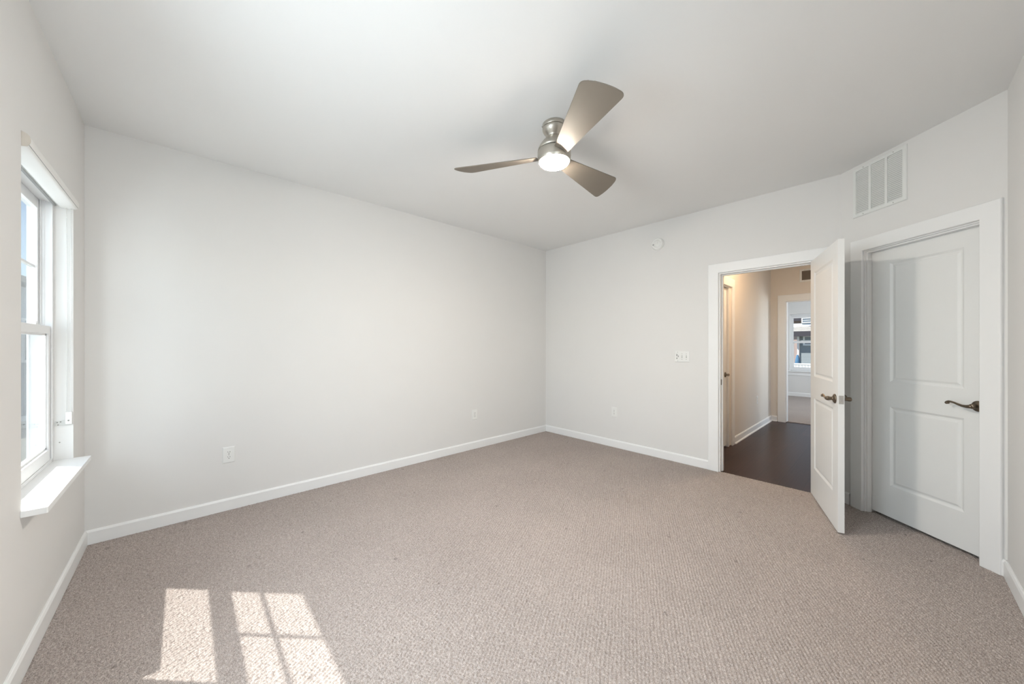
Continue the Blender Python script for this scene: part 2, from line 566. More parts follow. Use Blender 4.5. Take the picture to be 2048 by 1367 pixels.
wl = struct('wall_left', wall_mesh((WE, WA, 0), (1, 0, 0), (0, -1, 0), WB - WE + 0.1, CEIL, TH), M['wall'], 'long blank warm grey wall on the left')
struct('wall_back', wall_mesh((WB, WD - 0.10, 0), (0, 1, 0), (-1, 0, 0), WA - WD + 0.22, CEIL, 0.116,
       [(D1[0] - WD + 0.10, D1[1] - WD + 0.10, 0, D1[2])]), M['wall'], 'back wall with the open doorway to the hall')
struct('wall_window', wall_mesh((WE, WD - 0.12, 0), (0, 1, 0), (1, 0, 0), WA - WD + 0.24, CEIL, 0.16,
       [(W1[0] - WD + 0.12, W1[1] - WD + 0.12, W1[2] - 0.02, W1[3]), (W2[0] - WD + 0.12, W2[1] - WD + 0.12, W2[2] - 0.02, W2[3])]),
       M['wall'], 'wall at the far left edge holding the window')
# closet wall (angled) with the closet door opening
CD = (0.185, 0.900, 2.045)
struct('wall_closet', wall_mesh(K, tC, nC, LC, CEIL, 0.10, [(CD[0], CD[1], 0, CD[2])]), M['wall'], 'short angled wall holding the closed closet door')
struct('wall_right', wall_mesh((WE - 0.1, WD, 0), (1, 0, 0), (0, 1, 0), 4.044 - WE + 0.1, CEIL, 0.16, [(W5[0] - WE + 0.1, W5[1] - WE + 0.1, W5[2] - 0.02, W5[3])]), M['wall'], 'wall at the right edge of the picture')
# hall
HD = (4.36, 5.18, 2.07)   # closed hall door on the left hall wall (x range)
struct('wall_hall_left', wall_mesh((4.161, HALL_L, 0), (1, 0, 0), (0, -1, 0), HALL_END - 4.161, CEIL, 0.10,
       [(HD[0] - 4.161, HD[1] - 4.161, 0, HD[2])]), M['hallwall'], 'left wall of the hall')
struct('wall_hall_right', wall_mesh((4.161, HALL_R, 0), (1, 0, 0), (0, 1, 0), HALL_END - 4.161, CEIL, 0.10,
       [(6.25 - 4.161, 7.15 - 4.161, 0, 2.1)]), M['hallwall'], 'right wall of the hall behind the open door')
FO = (0.46, 1.215, 2.060)
struct('wall_hall_end', wall_mesh((HALL_END, FR_R - 0.12, 0), (0, 1, 0), (-1, 0, 0), FR_L - FR_R + 0.24, CEIL, 0.116,
       [(FO[0] - FR_R + 0.12, FO[1] - FR_R + 0.12, 0, FO[2])]), M['hallwall'], 'end wall of the hall with a cased opening')
mb = MB(); mb.box((4.161, HALL_L + 0.75, 0), (5.9, HALL_L + 0.80, CEIL)); mb.box((5.85, HALL_L + 0.10, 0), (5.9, HALL_L + 0.75, CEIL))  # added unseen backing box, stops sky light leaking under the hall door
struct('wall_hall_backing', mb, M['hallwall'], 'added backing walls behind the hall door, keeping sky light out')
# far room
W3 = (0.86, 1.775, 0.65, 2.11)
struct('wall_far_end', wall_mesh((FR_END, FR_R - 0.12, 0), (0, 1, 0), (-1, 0, 0), FR_L - FR_R + 0.24, CEIL, 0.15,
       [(W3[0] - FR_R + 0.12, W3[1] - FR_R + 0.12, W3[2], W3[3])]), M['wall'], 'end wall of the far room with its window')
struct('wall_far_left', wall_mesh((7.64, FR_L, 0), (1, 0, 0), (0, -1, 0), FR_END - 7.64, CEIL, TH), M['wall'], 'left wall of the far room')
struct('wall_far_right', wall_mesh((7.64, FR_R, 0), (1, 0, 0), (0, 1, 0), FR_END - 7.64, CEIL, TH, [(1.1, 2.8, 0.75, 2.1)]), M['wall'], 'right wall of the far room')

# baseboards -----------------------------------------------------------------
BT, BH = 0.014, 0.094
BPROF = [(0.0005, 0), (BT, 0), (BT, BH - 0.014), (0.009, BH - 0.003), (0.006, BH), (0.0005, BH)]
SPROF = [(0.0005, 0), (BT + 0.013, 0), (BT + 0.011, 0.010), (BT, 0.019), (BT, BH - 0.014), (0.009, BH - 0.003), (0.006, BH), (0.0005, BH)]
def baseboard(name, p0, p1, n, label, prof=BPROF, z=0.0005, mat_='trim', m0=0.0, m1=0.0):
    """m0/m1: mitre slope at each end (shift along the run per metre of depth)"""
    p0, p1, n = Vector(p0), Vector(p1), Vector(n).normalized()
    d = (p1 - p0).normalized()
    mb = MB()
    rings = []
    for p, s in ((p0, m0), (p1, m1)):
        rings.append([mb.bm.verts.new(p + n * a + d * (s * a) + Vector((0, 0, z + b))) for a, b in prof])
    k = len(prof)
    for i in range(k):
        mb.bm.faces.new((rings[0][i], rings[0][(i + 1) % k], rings[1][(i + 1) % k], rings[1][i]))
    mb.bm.faces.new(rings[0][::-1]); mb.bm.faces.new(rings[1])
    return struct(name, mb, M[mat_], label, 'baseboard')
baseboard('baseboard_left', (WE, WA, 0), (WB, WA, 0), (0, -1, 0), 'white baseboard along the long left wall', m0=1, m1=-1)
baseboard('baseboard_window', (WE, WA, 0), (WE, WD, 0), (1, 0, 0), 'white baseboard under the window', m0=1, m1=-1)
baseboard('baseboard_back', (WB, WA, 0), (WB, D1[1] + 0.092, 0), (-1, 0, 0), 'white baseboard on the back wall left of the doorway', m0=1)
baseboard('baseboard_behind_door', (WB, D1[0] - 0.094, 0), (K.x, K.y, 0), (-1, 0, 0), 'short white baseboard behind the open door', m1=0.4)
baseboard('baseboard_closet_left', K, K + tC * 0.083, nC, 'short white baseboard left of the closet casing', m0=-0.4)
baseboard('baseboard_closet_right', K + tC * 0.962, RC, nC, 'tiny white baseboard right of the closet casing', m1=0.4)
baseboard('baseboard_right', (RC.x, WD, 0), (WE, WD, 0), (0, 1, 0), 'white baseboard on the right wall', m0=-0.4, m1=-1)
baseboard('baseboard_hall_left', (5.372, HALL_L, 0), (HALL_END, HALL_L, 0), (0, -1, 0), 'white baseboard with shoe moulding on the hall wall', SPROF, -0.0095, m1=-1)
baseboard('baseboard_hall_end', (HALL_END, HALL_L, 0), (HALL_END, FO[1] + 0.112, 0), (-1, 0, 0), 'short white baseboard with shoe moulding at the hall end', SPROF, -0.0095, m0=1)
baseboard('baseboard_far_end', (FR_END, FR_L, 0), (FR_END, FR_R, 0), (-1, 0, 0), 'white baseboard in the far room', m0=1, m1=-1)

# casings --------------------------------------------------------------------
def casing(name, mtx, u0, u1, ztop, width, label, depth=0.018, z0=0.0005, left=True, right=True):
    """flat mitred door casing: opening u0..u1 up to ztop, boards of given width"""
    mb = MB()
    r = 0.004
    w = width
    prof = [(0, 0.0006), (w, 0.0006), (w, depth - r), (w - r, depth), (r, depth), (0, depth - r)]   # (distance from opening, depth)
    st = []
    st.append([(u0 - a, d, z0) for a, d in prof]); st.append([(u0 - a, d, ztop + a) for a, d in prof])
    st.append([(u1 + a, d, ztop + a) for a, d in prof]); st.append([(u1 + a, d, z0) for a, d in prof])
    if not left: st = st[1:]
    if not right: st = st[:-1]
    rings = [[mb.bm.verts.new(mtx @ Vector(p)) for p in s] for s in st]
    k = len(prof)
    for a, b in zip(rings, rings[1:]):
        for i in range(k):
            mb.bm.faces.new((a[i], a[(i + 1) % k], b[(i + 1) % k], b[i]))
    mb.bm.faces.new(rings[0][::-1]); mb.bm.faces.new(rings[-1])
    return struct(name, mb, M['trim'], label, 'door trim')

def jamb(name, mtx, u0, u1, ztop, thick, label, stop_at, t=0.018, stop_w=0.035, z0=0.0005):
    """door lining: two sides, head, and the stop strip; local y runs from 0 (room face) to -thick"""
    mb = MB()
    e = 0.0006
    mb.box((u0 + e, -thick + e, z0), (u0 + t, -e, ztop - e), mtx)
    mb.box((u1 - t, -thick + e, z0), (u1 - e, -e, ztop - e), mtx)
    mb.box((u0 + t, -thick + e, ztop - t), (u1 - t, -e, ztop - e), mtx)
    s0, s1 = stop_at, stop_at - stop_w
    mb.box((u0 + t, s1, z0), (u0 + t + 0.011, s0, ztop - t), mtx, 0.002)
    mb.box((u1 - t - 0.011, s1, z0), (u1 - t, s0, ztop - t), mtx, 0.002)
    mb.box((u0 + t + 0.011, s1, ztop - t - 0.011), (u1 - t - 0.011, s0, ztop - t), mtx, 0.002)
    return struct(name, mb, M['trim'], label, 'door trim')

mB = frame((WB, 0, 0), (0, 1, 0), (-1, 0, 0))
casing('trim_1', mB, D1[0] + 0.006, D1[1] - 0.006, D1[2] - 0.006, 0.098, 'white casing around the open doorway to the hall')
jamb('trim_2', mB, D1[0], D1[1], D1[2], 0.116, 'white jamb and stop lining the doorway to the hall', -0.042)
mCf = frame(K, tC, nC)
casing('trim_3', mCf, CD[0] + 0.006, CD[1] - 0.026, CD[2] + 0.002, 0.094, 'white casing around the closet door')
jamb('trim_4', mCf, CD[0], CD[1], CD[2] + 0.006, 0.098, 'white jamb lining around the closet door', -0.012, t=0.012, stop_w=0.034)
mHL = frame((0, HALL_L, 0), (1, 0, 0), (0, -1, 0))
casing('trim_5', mHL, HD[0] + 0.004, HD[1] + 0.078, HD[2] - 0.004, 0.105, 'white casing around the hall door', z0=-0.0095)
jamb('trim_6', mHL, HD[0], HD[1], HD[2], 0.098, 'white jamb around the hall door', -0.064, z0=-0.0095)
mHE = frame((HALL_END, 0, 0), (0, 1, 0), (-1, 0, 0))
casing('trim_7', mHE, FO[0] + 0.006, FO[1] - 0.006, FO[2] - 0.006, 0.110, 'white casing around the opening at the hall end', z0=-0.0095)
mb = MB()
mb.box((FO[0] + .0006, -0.115, .0005), (FO[0] + 0.018, -.0006, FO[2] - .0006), mHE); mb.box((FO[1] - 0.018, -0.115, .0005), (FO[1] - .0006, -.0006, FO[2] - .0006), mHE)
mb.box((FO[0] + 0.018, -0.115, FO[2] - 0.018), (FO[1] - 0.018, -.0006, FO[2] - .0006), mHE)
struct('trim_8', mb, M['trim'], 'white lining of the opening at the hall end', 'door trim')

# ------------------------------------------------------------------ doors
def door_leaf(w, h, t, panels):
    """moulded two-panel slab: x 0..w, z 0..h, faces at y=0 and y=-t"""
    mb = MB()
    xs = [0, panels[0][0], panels[0][1], w]
    zs = [0]
    for p in panels: zs += [p[2], p[3]]
    zs.append(h)
    rings_def = [(0, 0), (0.006, 0.0035), (0.014, 0.008), (0.022, 0.008), (0.034, 0.0030), (0.038, 0.0024)]
    for side in (0, 1):
        def P(x, d, z):
            return (x, -d, z) if side == 0 else (x, -t + d, z)
        for i in range(3):
            for j in range(len(zs) - 1):
                a, b, c, d = xs[i], xs[i + 1], zs[j], zs[j + 1]
                if i == 1 and j % 2 == 1:
                    pr = None
                    for ins, dep in rings_def:
                        ring = [(a + ins, c + ins), (b - ins, c + ins), (b - ins, d - ins), (a + ins, d - ins)]
                        if pr is not None:
                            for k in range(4):
                                k2 = (k + 1) % 4
                                mb.face((P(pr[0][k][0], pr[1], pr[0][k][1]), P(pr[0][k2][0], pr[1], pr[0][k2][1]),
                                         P(ring[k2][0], dep, ring[k2][1]), P(ring[k][0], dep, ring[k][1])))
                        pr = (ring, dep)
                    mb.face([P(x, pr[1], z) for x, z in pr[0]])
                else:
                    mb.face((P(a, 0, c), P(b, 0, c), P(b, 0, d), P(a, 0, d)))
    for i in range(3):
        for z in (0, h):
            mb.face(((xs[i], 0, z), (xs[i + 1], 0, z), (xs[i + 1], -t, z), (xs[i], -t, z)))
    for j in range(len(zs) - 1):
        for x in (0, w):
            mb.face(((x, 0, zs[j]), (x, 0, zs[j + 1]), (x, -t, zs[j + 1]), (x, -t, zs[j])))
    bmesh.ops.remove_doubles(mb.bm, verts=list(mb.bm.verts), dist=1e-5)
    return mb

def lever(parent, x, z, y, out, dx, label):
    """rosette + neck + wave lever; out=+1/-1: which way it leaves the face; dx: direction of the lever along x"""
    mtx = Matrix.Translation((x, y, z)) @ Matrix.Rotation(R(-90) * out, 4, 'X')
    mb = MB()
    mb.lathe([(0, 0.0), (0.033, 0.0), (0.033, 0.004), (0.030, 0.008), (0.026, 0.009), (0.022, 0.012), (0.014, 0.014), (0.0125, 0.020), (0.0125, 0.030), (0.015, 0.034), (0.015, 0.044), (0.0125, 0.050), (0, 0.051)], 32, mtx)
    ros = mb.build('rosette', M['bronze'], parent)
    yo = y + out * 0.043
    P = [(-0.006, 0, -0.001), (0.010, 0, -0.003), (0.026, 0, -0.005), (0.046, 0, -0.004), (0.066, 0, 0.002), (0.084, 0, 0.009), (0.100, 0, 0.013), (0.112, 0, 0.0135), (0.121, 0, 0.009), (0.124, 0, 0.004)]
    rad = [0.0105, 0.0115, 0.0095, 0.0075, 0.0065, 0.0060, 0.0059, 0.0064, 0.0070, 0.0045]
    mb = MB()
    mb.tube([(x + dx * p[0], yo, z + p[2]) for p in P], rad, 14, flat=0.95)
    # little scroll at the tip
    mb.lathe([(0, -0.010), (0.006, -0.0095), (0.0085, -0.006), (0.0085, 0.006), (0.006, 0.0095), (0, 0.010)], 20,
             Matrix.Translation((x + dx * 0.120, yo, z + 0.004)) @ Matrix.Rotation(R(90), 4, 'X'))
    return mb.build('lever_handle', M['bronze'], parent, label)

PAN = lambda x0, x1: [(x0, x1, 0.245, 0.845), (x0, x1, 1.030, 1.918)]
# entry door, open into the room
hin = Vector((4.042, 0.474, 0.010))
u1 = Vector((-0.954, -0.301, 0)).normalized(); n1 = Vector((-0.301, 0.954, 0)).normalized()
d1 = tag(empty('door_1', frame(hin, u1, n1)), 'white two-panel door standing open into the room', 'door', kind='structure')
door_leaf(0.763, 2.030, 0.035, PAN(0.118, 0.645)).build('door_leaf', M['door'], d1)
lever(d1, 0.703, 0.918, 0.0, 1, -1, 'dark bronze lever handle on the hall-side face')
lever(d1, 0.703, 0.918, -0.035, -1, -1, 'dark bronze lever handle on the room-side face')
mb = MB(); mb.box((0.763, -0.0305, 0.889), (0.7650, -0.0045, 0.947), bev=0.0008)
lp = mb.build('latch_plate', M['steel'], d1, 'satin steel latch plate on the door edge')
mb = MB(); mb.prism([(0, 0), (0.012, 0.002), (0.012, 0.008), (0, 0.013)], (0.765, -0.0240, 0.907), (0.765, -0.0240, 0.929), (1, 0, 0), (0, 1, 0)); mb.build('latch_bolt', M['steel'], d1)
for z in (0.20, 1.0, 1.80):
    mb = MB(); mb.lathe([(0, 0), (0.006, 0), (0.006, 0.088), (0, 0.088)], 12, Matrix.Translation((-0.006, -0.041, z)))
    mb.box((-0.004, -0.0362, z), (0.028, -0.0348, z + 0.088))
    mb.build('hinge', M['bronze'], d1)
# strike plate on the doorway jamb
mb = MB(); mb.box((D1[1] - 0.0198, -0.055, 0.895), (D1[1] - 0.0182, -0.018, 0.953), mB, 0.0006)
tag(mb.build('strike_plate', M['bronze']), 'small dark bronze strike plate on the left jamb of the hall doorway', 'strike plate')

# closet door
d2 = tag(empty('door_2', frame(K - nC * 0.046 + tC * 0.213 + Vector((0, 0, 0.014)), tC, nC)), 'closed white two-panel closet door in the angled wall', 'door', kind='structure')
d2.location = K - nC * 0.048 + tC * (CD[0] + 0.0145) + Vector((0, 0, 0.022))
door_leaf(CD[1] - CD[0] - 0.029, 2.008, 0.035, [(0.135, 0.560, 0.235, 0.825), (0.135, 0.560, 1.010, 1.898)]).build('door_leaf', M['door'], d2)
lever(d2, 0.628, 0.912, 0.0, 1, -1, 'dark bronze wave lever handle')

# hall door on the left hall wall
d3 = tag(empty('door_3', frame((HD[0] + 0.0205, HALL_L + 0.026, 0.012), (1, 0, 0), (0, -1, 0))), 'closed white panel door on the left wall of the hall', 'door', kind='structure')
door_leaf(HD[1] - HD[0] - 0.041, 2.030, 0.035, PAN(0.120, 0.660)).build('door_leaf', M['door'], d3)
lever(d3, 0.720, 0.915, 0.0, 1, -1, 'dark bronze lever handle')

# ------------------------------------------------------------------ windows
def make_window(name, Y0, Y1, z0, z1, wall_x, label, lock=True, grid=True, flip=1):
    """double-hung vinyl window set in a drywall return; flip=+1: room lies at +x"""
    root = tag(empty(name, Matrix.Translation((wall_x, Y0, z0)) @ Matrix.Diagonal((flip, 1, 1, 1))), label, 'window', kind='structure')
    W = Y1 - Y0; Hh = z1 - z0
    xi = -0.071                    # inner face of the vinyl frame
    e = 0.001
    # outer frame: two jambs with track steps, head and sill
    mb = MB()
    for s in (0, 1):
        def B(x0, x1, a, b, za, zb):
            if s == 0: mb.box((x0, a, za), (x1, b, zb))
            else: mb.box((x0, W - b, za), (x1, W - a, zb))
        B(-0.157, xi, e, 0.022, e, Hh - e)
        B(-0.157, -0.150, 0.022, 0.040, e, Hh - e)
        B(-0.1145, -0.1105, 0.022, 0.036, e, Hh - e)
        B(-0.0765, xi, 0.022, 0.030, e, Hh - e)
        B(-0.1010, -0.0985, 0.022, 0.027, 0.75, Hh - e)
    mb.box((-0.157, 0.022, Hh - 0.045), (xi, W - 0.022, Hh - e))
    mb.box((-0.157, 0.022, e), (xi, W - 0.022, 0.018))
    mb.build('window_frame', M['vinyl'], root)
    zm = 1.385 - 0.645 + 0.005     # meeting rail centre above sill
    # lower sash (inner)
    a, b = 0.030, W - 0.030
    xl0, xl1 = -0.109, -0.0775
    sw = 0.040
    mb = MB()
    mb.box((xl0, a, 0.019), (xl1, a + sw, zm + 0.022), bev=0.002); mb.box((xl0, b - sw, 0.019), (xl1, b, zm + 0.022), bev=0.002)
    mb.box((xl0, a + sw, zm - 0.022), (xl1, b - sw, zm + 0.022), bev=0.002)
    mb.box((xl0, a + sw, 0.019), (xl1 + 0.004, b - sw, 0.082), bev=0.003)
    for q in ((a + sw, 0.082, a + sw + 0.010, zm - 0.022), (b - sw - 0.010, 0.082, b - sw, zm - 0.022), (a + sw, 0.082, b - sw, 0.092), (a + sw, zm - 0.032, b - sw, zm - 0.022)):
        mb.box((xl0 + 0.006, q[0], q[1]), (xl1 - 0.008, q[2], q[3]))
    low = mb.build('lower_sash', M['vinyl'], root)
    mb = MB(); mb.box((-0.0955, a + sw, 0.082), (-0.0915, b - sw, zm - 0.022)); mb.build('glass_pane', M['glass'], low)
    if lock:
        for yy in (W * 0.27, W * 0.73):
            mb = MB()
            mb.box((xl0 + 0.001, yy - 0.030, zm + 0.022), (xl1 - 0.004, yy + 0.030, zm + 0.028), bev=0.002)
            mb.lathe([(0, 0.006), (0.013, 0.006), (0.012, 0.014), (0.007, 0.018), (0, 0.018)], 18, Matrix.Translation(((xl0 + xl1) / 2, yy, zm + 0.022)))
            mb.box(((xl0 + xl1) / 2 - 0.006, yy, zm + 0.036), ((xl0 + xl1) / 2 + 0.006, yy + 0.045, zm + 0.042), bev=0.002)
            mb.build('sash_lock', M['vinyl'], low)
    # upper sash (outer)
    xu0, xu1 = -0.148, -0.116
    a2, b2 = 0.030, W - 0.030
    sw = 0.034
    mb = MB()
    mb.box((xu0, a2, zm - 0.020), (xu1, a2 + sw, Hh - 0.046), bev=0.002); mb.box((xu0, b2 - sw, zm - 0.020), (xu1, b2, Hh - 0.046), bev=0.002)
    mb.box((xu0, a2 + sw, zm - 0.020), (xu1, b2 - sw, zm + 0.024), bev=0.002)
    mb.box((xu0, a2 + sw, Hh - 0.100), (xu1, b2 - sw, Hh - 0.046), bev=0.002)
    up = mb.build('upper_sash', M['vinyl'], root)
    mb = MB(); mb.box((-0.134, a2 + sw, zm + 0.024), (-0.130, b2 - sw, Hh - 0.100)); mb.build('glass_pane', M['glass'], up)
    if grid:
        zc = (zm + 0.024 + Hh - 0.100) / 2
        for x0_, x1_ in ((-0.1295, -0.1245), (-0.1395, -0.1345)):
            mb = MB()
            mb.box((x0_, a2 + sw, zc - 0.007), (x1_, b2 - sw, zc + 0.007), bev=0.0012)
            mb.box((x0_, W / 2 - 0.007, zm + 0.024), (x1_, W / 2 + 0.007, zc - 0.007), bev=0.0012)
            mb.box((x0_, W / 2 - 0.007, zc + 0.007), (x1_, W / 2 + 0.007, Hh - 0.100), bev=0.0012)
            mb.build('muntin_grid', M['vinyl'], up)
    return root

w1 = make_window('window_1', W1[0], W1[1], 0.645, W1[3], WE, 'double-hung white vinyl window at the left edge of the picture')
w2 = make_window('added_window_2', W2[0], W2[1], 0.645, W2[3], WE, 'added second double-hung window on the same wall, unseen, brings in daylight')  # unseen window added to give the room more daylight
w3 = make_window('window_3', W3[0], W3[1], W3[2], W3[3], FR_END, 'white window at the end of the far room', grid=False, flip=-1)
w5 = make_window('added_window_5', 0, W5[1] - W5[0], 0.645, W5[3], 0, 'added double-hung window on the right wall, unseen, brings in daylight')  # unseen window added to light the left wall evenly
w5.matrix_world = Matrix.Translation((W5[1], WD, 0.645)) @ Matrix.Rotation(R(90), 4, 'Z')
for w_, nm in ((w1, 'window_stool'), (w2, 'window_stool'), (w5, 'window_stool')):
    ww = W1[1] - W1[0]
    mb = MB()
    mb.prism([(-0.072, 0.001), (0.0006, 0.001), (0.0006, -0.012), (0.064, -0.012), (0.068, -0.008), (0.068, ww - 0.002), (0.064, ww + 0.002), (0.0006, ww + 0.002), (0.0006, ww - 0.001), (-0.072, ww - 0.001)],
             (0, 0, -0.024), (0, 0, 0.0), (1, 0, 0), (0, 1, 0))
    mb.build(nm, M['trim'], w_)
# far window casing, sill, apron
mE = frame((FR_END, 0, 0), (0, 1, 0), (-1, 0, 0))
mb = MB()
mb.box((W3[0] - 0.10, .0005, W3[2] - 0.025), (W3[1] + 0.11, 0.055, W3[2] + 0.001), mE, 0.003)
mb.box((W3[0] - 0.05, .0005, W3[2] - 0.115), (W3[1] + 0.06, 0.016, W3[2] - 0.026), mE, 0.002)
struct('trim_9', mb, M['trim'], 'white sill and apron under the far room window', 'window trim')
# added unseen window in the far room's right-hand wall, for daylight
mb = MB()
for (x0, x1, z0, z1) in ((8.74, 8.78, 0.75, 2.1), (10.40, 10.44, 0.75, 2.1), (8.78, 10.40, 0.75, 0.80), (8.78, 10.40, 2.05, 2.1), (9.56, 9.62, 0.80, 2.05)):
    mb.box((x0 + .0005, FR_R - 0.10, z0 + .0005), (x1 - .0005, FR_R - 0.03, z1 - .0005))
w4 = tag(empty('added_window_4'), 'added side window of the far room, unseen, brings in daylight', 'window', kind='structure')
mb.build('window_frame', M['vinyl'], w4)

# ------------------------------------------------------------------ roller blind
blind = tag(empty('roller_blind', Matrix.Translation((WE, W1[0], 2.158))), 'white roller blind cassette, fully raised, at the top of the left window', 'window blind')
CP = [(-0.0675, -0.001), (0.002, -0.001), (0.014, -0.006), (0.021, -0.018), (0.022, -0.034), (0.018, -0.048), (0.010, -0.056), (-0.010, -0.0595), (-0.034, -0.061), (-0.052, -0.056), (-0.0675, -0.040)]
def smooth_prof(p, n=5, keep=(0,)):
    """Catmull-Rom through the profile points; sharp corners kept at the listed indices"""
    o = []
    N_ = len(p)
    for i in range(N_):
        a, b, c, d = (Vector((*p[(i + k) % N_], 0)) for k in (-1, 0, 1, 2))
        if i in keep: a = b
        if (i + 1) % N_ in keep: d = c
        for k in range(n):
            t = k / n
            q = 0.5 * ((2 * b) + (c - a) * t + (2 * a - 5 * b + 4 * c - d) * t * t + (3 * b - a - 3 * c + d) * t ** 3)
            o.append((q.x, q.y))
    return o
CP = smooth_prof(CP, 5, (0, 1, len(CP) - 1))
Wd = W1[1] - W1[0]
mb = MB(); mb.prism(CP, (0, 0.006, 0), (0, Wd - 0.006, 0), (1, 0, 0), (0, 0, 1)); mb.build('cassette', M['blind'], blind)
def offset_prof(p, s):
    cx = sum(a for a, b in p) / len(p); cz = sum(b for a, b in p) / len(p)
    return [(cx + (a - cx) * s, cz + (b - cz) * s) for a, b in p]
mb = MB(); mb.prism(offset_prof(CP, 1.01), (0, 0.0015, 0), (0, 0.0058, 0), (1, 0, 0), (0, 0, 1)); mb.build('end_cap', M['cap'], blind, 'ivory plastic end cap nearest the viewer')
mb = MB(); mb.prism(offset_prof(CP, 1.01), (0, Wd - 0.0058, 0), (0, Wd - 0.0015, 0), (1, 0, 0), (0, 0, 1)); mb.build('end_cap', M['blind'], blind)
# front seam strip
mb = MB(); mb.box((0.0170, 0.008, -0.0492), (0.0188, Wd - 0.008, -0.0480)); mb.build('fascia_seam', M['greyplastic'], blind, 'thin grey seam along the cassette')
# hem bar peeking out under the cassette
mb = MB(); mb.box((-0.0665, 0.030, -0.062), (-0.0560, Wd - 0.030, -0.0575), bev=0.001); mb.build('hem_bar', M['greyplastic'], blind)
# bead chain loop and tensioner on the far reveal
zt = 0.905 - 2.158
mb = MB()
for xx in (-0.0065, -0.0225):
    z = -0.058
    mb.tube([(xx, Wd - 0.013, -0.056), (xx, Wd - 0.013, zt + 0.012)], 0.0016, 8)
    while z > zt + 0.012:
        mb.lathe([(0, -0.0024), (0.0020, -0.0012), (0.0024, 0), (0.0020, 0.0012), (0, 0.0024)], 8, Matrix.Translation((xx, Wd - 0.013, z)))
        z -= 0.012
mb.build('bead_chain', M['blind'], blind)
mb = MB(); mb.box((-0.0275, Wd - 0.022, zt - 0.058), (-0.0015, Wd - 0.004, zt + 0.014), bev=0.006); ten = mb.build('chain_tensioner', M['blind'], blind)
mb = MB(); mb.lathe([(0, 0), (0.004, 0), (0.004, 0.0015), (0, 0.002)], 12, Matrix.Translation((-0.0145, Wd - 0.022, zt - 0.035)) @ Matrix.Rotation(R(90), 4, 'X')); mb.build('screw', M['screw'], ten)
mb = MB(); mb.box((-0.066, Wd - 0.0038, zt - 0.064), (-0.002, Wd - 0.0012, zt - 0.036), bev=0.001); brk = mb.build('tensioner_bracket', M['bracket'], blind, 'pale grey mounting bracket')
for xx, zz in ((-0.058, -0.044), (-0.046, -0.042), (-0.055, -0.058)):
    mb = MB(); mb.lathe([(0, 0), (0.003, 0), (0.003, 0.0012), (0, 0.0016)], 12, Matrix.Translation((xx, Wd - 0.0039, zt + zz)) @ Matrix.Rotation(R(90), 4, 'X')); mb.build('screw', M['screw'], brk)
mb = MB(); mb.lathe([(0, 0), (0.003, 0), (0.003, 0.0012), (0, 0.0018)], 12, Matrix.Translation((WE - 0.050, W1[1] - 0.0006, 0.745)) @ Matrix.Rotation(R(90), 4, 'X'))
tag(mb.build('screw', M['screw']), 'small screw head in the window reveal just above the sill', 'screw')

# ------------------------------------------------------------------ ceiling fan
FX, FY = 1.766, 1.491
fan = tag(empty('ceiling_fan', Matrix.Translation((FX, FY, CEIL))), 'three-bladed brushed nickel ceiling fan with a lit round lamp', 'ceiling fan')
mb = MB(); mb.lathe([(0, -0.0005), (0.074, -0.0005), (0.077, -0.004), (0.077, -0.024), (0.0745, -0.026), (0, -0.026)], 64); can = mb.build('mounting_ring', M['nickel'], fan)
for a in (75, 255):
    mb = MB(); mb.lathe([(0, 0), (0.004, 0), (0.004, 0.003), (0.002, 0.0045), (0, 0.0045)], 12,
                        Matrix.Rotation(R(a + 60), 4, 'Z') @ Matrix.Translation((0.0765, 0, -0.014)) @ Matrix.Rotation(R(90), 4, 'Y'))
    mb.build('screw', M['screw'], can)
mb = MB(); mb.lathe([(0, -0.028), (0.0745, -0.028), (0.0765, -0.030), (0.0755, -0.038), (0.070, -0.050), (0.060, -0.063), (0.050, -0.073), (0.043, -0.082), (0.040, -0.090), (0, -0.090)], 64); mb.build('canopy', M['nickel'], fan)
mb = MB(); mb.lathe([(0, -0.078), (0.041, -0.080), (0.047, -0.086), (0.058, -0.096), (0.074, -0.112), (0.090, -0.132), (0.101, -0.152), (0.106, -0.170), (0, -0.170)], 64); mb.build('motor_cover', M['nickel'], fan)
mb = MB(); mb.lathe([(0, -0.170), (0.098, -0.170), (0.098, -0.178), (0, -0.178)], 64); mb.build('seam_gap', M['slot'], fan, 'dark gap under the motor cover')
mb = MB(); mb.lathe([(0, -0.178), (0.1055, -0.178), (0.1075, -0.182), (0.1080, -0.205), (0.1065, -0.228), (0.1030, -0.243), (0.0995, -0.246), (0.0975, -0.244), (0.0965, -0.238), (0, -0.238)], 64); mb.build('motor_housing', M['nickel'], fan)
mb = MB(); mb.lathe([(0.0955, -0.240), (0.0960, -0.246), (0.0940, -0.252), (0.086, -0.260), (0.070, -0.268), (0.046, -0.274), (0.020, -0.277), (0, -0.2775)], 64); mb.build('lamp_globe', M['fanlamp'], fan, 'lit frosted glass lamp')

